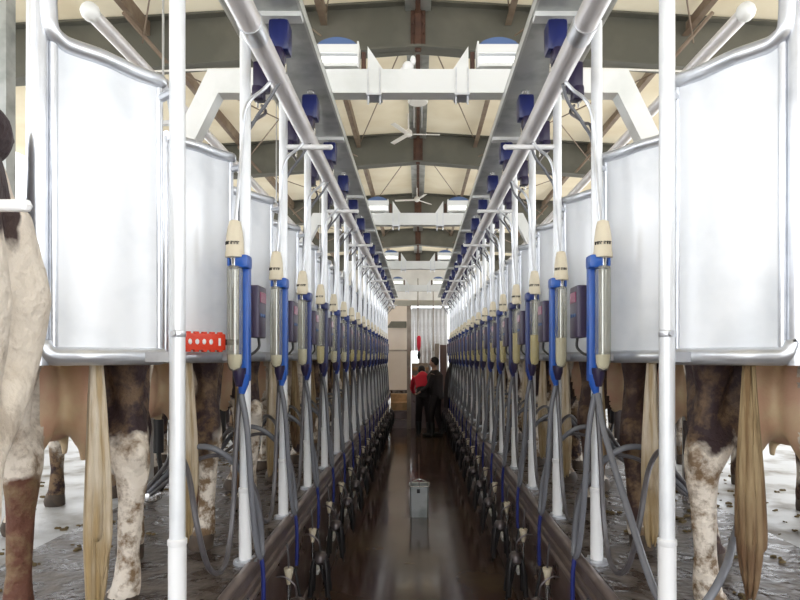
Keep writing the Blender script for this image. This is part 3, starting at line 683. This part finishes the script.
# ------------------------------------------------------------------ white portal frames over the pit
PB = [3.65, 7.25, 10.85, 14.45]
for i, y in enumerate(PB):
    nm = ['nearest', 'second nearest', 'third nearest', 'farthest'][i]
    t = thing('portal_frame', (0, y, PLAT), 'white steel portal frame over the pit, %s of the four' % nm, 'frame', 'white portal frames')
    zb, zt = W(1.56), W(1.70)
    m = M(); m.bb(-1.18, 1.18, y-.05, y+.05, zb, zt); m.build('cross_beam', 'beam', t, smooth=False)
    for s in (-1, 1):
        m = M(); m.prism([(s*1.18, y, zt), (s*1.24, y, zt), (s*1.72, y, W(.72)), (s*1.60, y, W(.72)), (s*1.18, y, zb)], (0, -.05, 0), (0, .05, 0)); m.build('knee', 'beam', t, smooth=False)
        m = M(); m.bb(s*1.60, s*1.72, y-.045, y+.045, PLAT, W(.72)); m.build('leg', 'beam', t, smooth=False)
        # strap with gusset and bolts
        m = M(); xx = s*.26
        for q in (-.035, .035): m.bb(xx+q-.004, xx+q+.004, y-.056, y+.056, zb-.006, zt+.006)
        m.bb(xx-.045, xx+.045, y-.058, y+.058, zb-.014, zb-.004)
        for q in (-.035, .035): m.lathe([(.006, zb-.06), (.006, zb-.01)], (xx+q, y-.03, 0), 6)
        m.build('strap', 'galv', t, smooth=False)
        m = M(); m.prism([(s*.20, y, zt), (s*.30, y, zt), (s*.30, y, zt+.15)], (0, -.02, 0), (0, .0, 0)); m.build('gusset', 'beam', t, smooth=False)
        # trough light with blue lid
        f = thing('trough_light', (s*.46, y, zt), 'white trough shaped light with blue lid on the %s portal frame, %s side' % (nm, SIDE[s]) if i < 1 else 'small white trough light on the %s portal frame, %s side' % (nm, SIDE[s]), 'light', 'trough lights on the portal frames')
        x0, x1 = s*.35, s*.62
        m = M(); m.bb(x0, x1, y-.045, y+.06, zt+.02, zt+.04); m.bb(x0, x1, y+.04, y+.06, zt+.02, zt+.15); m.bb(x0, x1, y-.045, y-.035, zt+.10, zt+.15); m.bb(x0, x0+s*.01, y-.05, y+.065, zt+.01, zt+.165); m.bb(x1, x1-s*.01, y-.05, y+.065, zt+.01, zt+.165)
        m.bb(x0+s*.02, x0+s*.05, y-.01, y+.01, zt, zt+.025); m.bb(x1-s*.05, x1-s*.02, y-.01, y+.01, zt, zt+.025); m.build('housing', 'beam', f, smooth=False)
        m = M(); m.tube([(x0+s*.01, y-.005, zt+.07), (x1-s*.01, y-.005, zt+.07)], .022, 12); m.build('tube', 'tube_light', f)
        m = M(); pl = [(s*(.36+.24*q/10), 0, .155+.045*math.sin(PI*q/10)**.7) for q in range(11)]
        m.prism([(a, y, zt+c) for a, _, c in pl], (0, -.03, 0), (0, .06, 0)); m.build('lid', 'bluelid', f)
        m = M(); m.tube([(s*.325, y+.0, zt), (s*.325, y, zt+.12)], .014, 8); m.build('stem', 'rust', f); 
m = M(); m.ball((-.06, 3.65, W(1.735)), (.035, .03, .035), 10); m.ball((-.03, 3.64, W(1.77)), (.018, .02, .03), 8); m.ball((-.09, 3.66, W(1.72)), (.02, .02, .018), 8)
tag(m.build('plastic_scrap', 'whiteplastic', loc=(-.06, 3.65, W(1.70))), 'small crumpled white scrap lying on the nearest cross beam', 'scrap')

# long steel pipes above the cows with hangers
for s in (-1, 1):
    px, H = s*1.88, 1.98
    t = thing('lift_pipe', (px, 3.4, W(H)), 'long grey steel pipe above the backs of the %s cows' % SIDE[s], 'pipe')
    M().tube([(px, 3.5, W(H)), (px, 15, W(H))], .042, 16).build('pipe_run', 'pipe', t)
    m = M(); m.ball((px, 3.5, W(H)), .055, 12); m.build('end_cap', 'beam', t)
    for y in (4.5, 8.1, 11.7):
        m = M(); m.lathe([(.06, y-.06), (.06, y-.04), (.045, y-.04), (.045, y+.04), (.06, y+.04), (.06, y+.06)], (px, 0, W(H)), 14, 'y'); m.build('flange', 'galv', t)
        m = M(); m.prism([(px-.09, y, W(H-.24)), (px-.06, y, W(H-.24)), (px-.01, y, W(H+.06)), (px-.04, y, W(H+.06))], (0, -.02, 0), (0, .02, 0)); m.prism([(px+.09, y, W(H-.24)), (px+.06, y, W(H-.24)), (px+.01, y, W(H+.06)), (px+.04, y, W(H+.06))], (0, -.02, 0), (0, .02, 0)); m.bb(px-.09, px+.09, y-.02, y+.02, W(H-.27), W(H-.24)); m.build('bracket', 'galv', t, smooth=False)
        m = M(); m.tube([(px, y, W(H)), (px, y, W(Ht(px))-.03)], .009, 8); m.build('hanger_rod', 'galv', t)
# head rails in front of the cows
for s in (-1, 1):
    t = thing('head_rail', (s*3.4, 8, PLAT), 'galvanised head rail on posts before the %s row of cows' % SIDE[s], 'rail')
    for z in (.55, 1.0):
        M().tube([(s*3.4, .5, PLAT+z), (s*3.4, 16, PLAT+z)], .025, 10).build('rail', 'galv', t)
    y = 1.2
    while y < 16: M().tube([(s*3.4, y, PLAT), (s*3.4, y, PLAT+1.05)], .028, 10).build('upright', 'galv', t); y += 2.88

# fans and pendant under the ridge
def fan(x, y, z, lab, rot):
    t = thing('ceiling_fan', (x, y, z), lab, 'fan', 'white ceiling fans')
    M().tube([(x, y, z+.04), (x, y, W(3.55))], .012, 8).build('down_rod', 'ceilingw', t)
    M().lathe([(.02, .07), (.05, .05), (.06, .02), (.055, -.02), (.02, -.04)], (x, y, z), 14).build('motor', 'ceilingw', t)
    for q in range(3):
        a = rot+q*2*PI/3; R = Matrix.Rotation(a, 3, 'Z') @ Matrix.Rotation(.2, 3, 'X')
        m = M(); m.box(Vector((x, y, z))+Matrix.Rotation(a, 3, 'Z') @ Vector((.26, 0, 0)), (.40, .07, .008), R, .003); m.build('blade', 'ceilingw', t)
fan(-.14, 8.9, W(3.25), 'white three bladed ceiling fan over the pit, nearer one', .05)
fan(-.02, 12.5, W(3.22), 'small white three bladed ceiling fan over the pit, farther one', .9)
t = thing('pendant_disc', (0, 8.0, W(3.36)), 'round white ceiling disc on a grey bracket before the nearer fan', 'ceiling fitting')
M().lathe([(.03, .05), (.12, .03), (.135, .01), (.12, -.01), (.02, -.015)], (0, 8.0, W(3.34)), 20).build('disc', 'ceilingw', t)
m = M(); m.bb(-.015, .015, 7.99, 8.01, W(3.38), W(3.55)); m.bb(-.06, -.045, 8.1, 8.12, W(3.05), W(3.4)); m.bb(.045, .06, 8.1, 8.12, W(3.05), W(3.4)); m.bb(-.06, .06, 8.05, 8.12, W(3.36), W(3.38)); m.build('bracket', 'galv', t, smooth=False)
for s in (-1, 1):
    m = M(); m.tube([(s*.95, 6.02, W(2.86)), (s*2.0, 6.02, W(2.84)), (s*3.2, 6.02, W(2.80))], .010, 6)
    tag(m.build('conduit', 'ceilingw', loc=(s*1.9, 6.02, W(2.84))), 'thin pale conduit along the dark rafter above the %s cows' % SIDE[s], 'conduit')

# ------------------------------------------------------------------ far end of the pit
t = thing('end_partition', (-.5, 15.95, PLAT), 'beige partition wall at the far end left of the post', 'partition')
m = M(); m.bb(-.84, -.26, 15.92, 16.0, PLAT, 3.25); m.build('panel', 'beige', t, smooth=False)
m = M(); m.bb(-.80, -.26, 15.905, 15.92, 1.90, 1.94); m.build('middle_rail', 'tan', t, smooth=False)
m = M(); m.prism([(-.80, 15.7, 2.50), (-.30, 15.7, 2.50), (-.30, 15.9, 2.66), (-.70, 15.9, 2.66)], (0, 0, 0), (0, .01, .02)); m.build('awning', MT['olive'], t, smooth=False)
t = thing('pit_steps', (-.5, 15.0, 0), 'tan wooden steps climbing out of the far left end of the pit', 'steps')
for q in range(4): m = M(); m.bb(-.70, -.24, 15.0+.22*q, 15.9, .2*q+.0, .2*q+.2); m.build('step', 'ply' if q > 1 else 'pitwall', t, smooth=False)
m = M(); m.bb(-.27, -.17, 14.85, 14.95, 0, W(1.25)); tag(m.build('end_post', 'tan', loc=(-.22, 14.9, 0), smooth=False), 'upright tan post at the far end of the pit beside the steps', 'post')
m = M(); m.bb(-.95, .95, 14.83, 14.97, W(1.25), W(1.38)); tag(m.build('header_beam', 'olivetan', loc=(0, 14.9, W(1.25)), smooth=False), 'pale olive header beam across the far end of the pit', 'beam')
for i in range(9):
    m = M(); x = -.14+.105*i; z0 = .92 if i not in (0, 1) else 1.9
    m.rings([[(x-.05, 15.3, z0), (x, 15.28, z0), (x+.05, 15.3, z0), (x, 15.285, z0)], [(x-.053, 15.3, W(1.2)), (x, 15.28, W(1.2)), (x+.053, 15.3, W(1.2)), (x, 15.285, W(1.2))]])
    tag(m.build('curtain_strip', 'curtain', loc=(x, 15.3, W(1.2))), 'hanging white plastic strip of the far end curtain, %s from the tan post' % ORDN[i+1], 'curtain strip', 'strips of the far end curtain')
M().bb(-.16, .84, 15.26, 15.32, W(1.2), W(1.23)).build('strip_rail', 'galv', loc=(.3, 15.3, W(1.2))); tag(bpy.data.objects['strip_rail'], 'thin steel rail carrying the white strips at the far end', 'rail')
for x, nm in ((.0, 'left'), (.37, 'right')):
    m = M(); m.tube([(x, 14.75, W(1.9)), (x, 14.75, 2.05 if x < .1 else 1.9)], .014, 8); tag(m.build('drop_pipe', 'tan', loc=(x, 14.75, 2.0)), 'thin vertical pipe hanging at the far end, %s one of two' % nm, 'pipe')
t = thing('scraper', (.02, 14.7, 1.68), 'red handled brush hanging at the far end above the person in red', 'brush')
M().tube([(.02, 14.7, 2.26), (.02, 14.7, 2.2), (.02, 14.7, 2.0), (.02, 14.7, 1.88)], [.03, .05, .045, .015], 10, 3).build('handle', 'redcloth', t)
M().tube([(.02, 14.7, 1.9), (.02, 14.7, 1.8), (.02, 14.7, 1.70)], [.02, .045, .03], 10, 3).build('bristles', 'black', t)
m = M(); m.bb(-.16, .26, 15.05, 15.25, PLAT, 1.60); tag(m.build('gap_filler', 'tan', loc=(0, 15.15, PLAT), smooth=False), 'dull tan low cupboard added to close the bright far end gap below the brush', 'filler')  # filler block added to close an opening that showed too bright
m = M(); m.bb(-.13, .26, 14.86, 15.04, 1.42, 1.50); tag(m.build('end_shelf', 'ply', loc=(0, 15, 1.45), smooth=False), 'pale tan ledge at the far end behind the person in red', 'ledge')
t = thing('brown_cabinet', (.58, 15.1, 1.68), 'pair of brown boxes on the far end wall at right', 'cabinet')
m = M(); m.bb(.42, .53, 15.05, 15.2, .9, 2.08); m.build('left_box', 'tan', t, smooth=False); m = M(); m.bb(.545, .70, 15.05, 15.2, .9, 2.05); m.build('right_box', 'brownbox', t, smooth=False)

# bucket on the wet floor
bx, by = .015, 6.75
t = thing('steel_bucket', (bx, by, 0), 'square stainless bucket standing alone on the wet pit floor', 'bucket')
m = M(); w0, w1, h = .098, .106, .34
rr = lambda w, z: [(bx+sx*w*cx, by+sy*w*cy, z) for sx, sy, cx, cy in ((-1, -1, .85, 1), (1, -1, .85, 1), (1, -1, 1, .85), (1, 1, 1, .85), (1, 1, .85, 1), (-1, 1, .85, 1), (-1, 1, 1, .85), (-1, -1, 1, .85))]
m.rings([rr(w0, 0), rr(w1, h), rr(w1-.008, h), rr(w0-.008, .01)]); m.build('pail', 'tray', t, ang=20)
m = M(); P = rr(w1+.004, h); m.tube([Vector(p) for p in P]+[Vector(P[0])], .006, 6); m.build('rim', 'steel', t)
m = M(); m.box((bx-.01, by-w1-.004, h-.05), (.035, .012, .045), bev=.004); m.build('latch', 'black', t)
m = M(); m.tube([(bx-w1, by, h-.02), (bx-w1*.8, by+.02, h+.02), (bx, by+.04, h+.05), (bx+w1*.8, by+.02, h+.02), (bx+w1, by, h-.02)], .004, 6, 4); m.build('bail', 'steel', t)
m = M(); m.tube([(bx, by+.05, .02), (bx-.005, by+.08, .66)], .004, 6); tag(m.build('stick', 'brownbox', loc=(bx, by+.05, 0)), 'thin stick standing up out of the steel bucket', 'stick')

# ------------------------------------------------------------------ people at the far end
def hand(m, w, f, side):
    w = Vector(w); f = Vector(f).normalized(); u = Vector((0, 1, 0)) if abs(f.y) < .7 else Vector((1, 0, 0)); u = (u-f*u.dot(f)).normalized(); n = f.cross(u)
    m.tube([w, w+f*.04, w+f*.085], [(.026, .02), (.038, .018), (.036, .015)], 8)
    for i, ln in enumerate((.062, .072, .068, .052)):
        b = w+f*.075+u*(-.027+.018*i); m.tube([b, b+f*ln*.5+n*.004*side, b+f*ln*.85+n*.022*side], [.0095, .009, .0075], 6)
    b = w+f*.025+u*-.03; m.tube([b, b-u*.022+f*.025, b-u*.026+f*.055], [.012, .011, .009], 6)
def person(x, y, rz, pose, top, label, nod=1.25, rise=0):
    t = thing('person', (x, y, 0), label, 'person', rz=rz); ORG[t.name] = Vector((0, 0, 0))
    hip = Vector((0, 0, .92)); lean = pose
    d = Vector((math.sin(lean), 0, math.cos(lean))); sh = hip+d*.47; nk = sh+d*.09
    hd = nk+Vector((math.sin(lean*nod), 0, math.cos(lean*nod)))*.13
    b = M()
    b.tube([hip-Vector((0, 0, .06)), hip+d*.1, hip+d*.26, hip+d*.42, nk], [(.15, .10), (.14, .10), (.15, .105), (.165, .10), (.06, .06)], 14, 3)
    b.tube([nk-d*.03, hd], [.052, .048], 10)
    b.ball(hd+Vector((.01, 0, .02)), (.092, .076, .115), 14, Matrix.Rotation(lean*.9, 3, 'Y'))
    fd = Vector((math.cos(lean), 0, -math.sin(lean))); b.ball(hd+fd*.10-d*.005, (.022, .013, .022), 8)
    for q in (-1, 1): b.ball(hd+Vector((0, q*.078, 0)), (.018, .01, .03), 8); b.ball(hd+fd*.088+Vector((0, q*.03, 0))+d*.02, .011, 6)
    arms = []
    for q in (-1, 1):
        s0 = sh+Vector((0, q*.175, -.01)); el = s0+Vector((.08+.16*math.sin(lean), q*.04, -.27)); wr = el+Vector((.20, -q*.06, -.13)); arms.append((s0, el, wr))
        b.tube([s0, el, wr], [.048, .040, .028], 10, 2); hand(b, wr, wr-el, q)
    legs = []
    for q in (-1, 1):
        h0 = hip+Vector((0, q*.085, -.02)); kn = Vector((.04+.05*q, q*.10, .49)); an = Vector((-.02+.09*q, q*.11, .09)); legs.append((h0, kn, an))
        b.tube([h0, kn, an], [.082, .056, .04], 12, 3); b.tube([an, an+Vector((.05, 0, -.05)), an+Vector((.17, 0, -.06))], [(.045, .04), (.045, .035), (.04, .028)], 10)
    me = remesh(b, 'person_body', .011, 2); me.materials.append(MT['skin']); o = bpy.data.objects.new('body', me); COL.objects.link(o); o.parent = t; ORG[o.name] = Vector((0, 0, 0))
    j0 = -.10 if top == 'darkcloth' else .14
    c = M(); c.tube([hip+d*j0, hip+d*(j0+.1 if j0 < 0 else .2), hip+d*.28, hip+d*.42, nk-d*.015], [(.178, .133), (.17, .128), (.178, .133), (.19, .125), (.075, .075)], 16, 3)
    for (a, e, w) in arms: c.tube([a-d*.01, e, w-(w-e)*.12], [.068, .056, .044], 12, 2)
    me = remesh(c, 'jacket', .013, 2); me.materials.append(MT[top]); o = bpy.data.objects.new('jacket', me); COL.objects.link(o); o.parent = t
    c = M(); c.tube([hip-Vector((0, 0, .10)), hip+d*.10, hip+d*.2], [(.165, .125), (.16, .12), (.158, .122)], 14)
    for (a, e, w) in legs: c.tube([a, e, w+Vector((0, 0, .04))], [.105, .078, .062], 12, 3)
    me = remesh(c, 'trousers', .013, 2); me.materials.append(MT['darkcloth']); o = bpy.data.objects.new('trousers', me); COL.objects.link(o); o.parent = t
    for (a, e, w) in legs:
        c = M(); c.tube([w+Vector((0, 0, .22)), w, w+Vector((0, 0, -.045))], [.068, .06, .055], 12); c.tube([w+Vector((-.01, 0, -.05)), w+Vector((.10, 0, -.05)), w+Vector((.20, 0, -.058))], [(.055, .04), (.052, .04), (.04, .028)], 12)
        o = c.build('boot', 'boot', t)
    c = M(); c.ball(hd+Vector((-.018, 0, .045)), (.10, .086, .105), 14, Matrix.Rotation(lean*.9, 3, 'Y')); o = c.build('hair', 'hair', t)
    return t
person(.13, 13.6, math.radians(97), math.radians(30), 'redcloth', 'person in a red top and dark trousers bending forward at the far end', 2.9)
person(.40, 13.5, math.radians(165), math.radians(4), 'darkcloth', 'person in black clothes standing upright beside the one in red')
# dark apron hanging from the right curb end
m = M()
g = [(.80, .0), (.74, .02), (.78, .05), (.72, .03), (.80, .06)]
m.rings([[(.66, 12.9, 1.62), (.70, 12.86, 1.64), (.73, 12.9, 1.62), (.70, 12.94, 1.62)], [(.58, 12.9, 1.35), (.66, 12.83, 1.35), (.72, 12.9, 1.35), (.66, 12.95, 1.35)], [(.54, 12.9, 1.0), (.63, 12.80, 1.0), (.69, 12.9, 1.0), (.62, 12.97, 1.0)], [(.55, 12.9, .68), (.62, 12.82, .66), (.68, 12.9, .68), (.62, 12.96, .66)]])
tag(m.build('hanging_apron', 'darkcloth', loc=(.66, 12.9, 1.6)), 'long black apron hanging from the right posts near the far end', 'apron')

# manure and straw lumps under the right cows
random.seed(3); m = M()
for i in range(700):
    s = random.choice((-1, 1)); x = s*random.uniform(1.0, 2.6); y = random.uniform(1.6, 9); r = random.uniform(.004, .016)
    for q in range(3): m.ball((x+random.uniform(-r, r)*1.5, y+random.uniform(-r, r)*1.5, PLAT+r*.25), (r*random.uniform(.6, 1.5), r*random.uniform(.5, 1), r*.6), 7)
tag(m.build('straw_litter', 'straw', loc=(0, 2, PLAT)), 'loose straw and dung crumbs scattered on both cow platforms', 'litter', kind='stuff')

# ------------------------------------------------------------------ light, camera
w = bpy.data.worlds.new('World'); sc.world = w; w.use_nodes = True
bg = w.node_tree.nodes['Background']; bg.inputs[0].default_value = (.93, .96, 1, 1); bg.inputs[1].default_value = 2.8
sun = bpy.data.lights.new('Sun', 'SUN'); sun.energy = 3.0; sun.angle = math.radians(3); sun.color = (1, .96, .9)
so = bpy.data.objects.new('Sun', sun); COL.objects.link(so); dv = Vector((-.55, .35, -.85)); so.rotation_euler = dv.to_track_quat('-Z', 'Y').to_euler()
cam = bpy.data.cameras.new('Camera'); cam.sensor_width = 36; cam.lens = 610/800*36; cam.shift_x = -18/800; cam.shift_y = 57/800; cam.clip_start = .05
co = bpy.data.objects.new('Camera', cam); COL.objects.link(co); co.location = (0, 0, EYE); co.rotation_euler = (PI/2, 0, 0); sc.camera = co
vs = sc.view_settings; vs.view_transform = 'Standard'; vs.look = 'None'; vs.gamma = 1; vs.exposure = 0.48
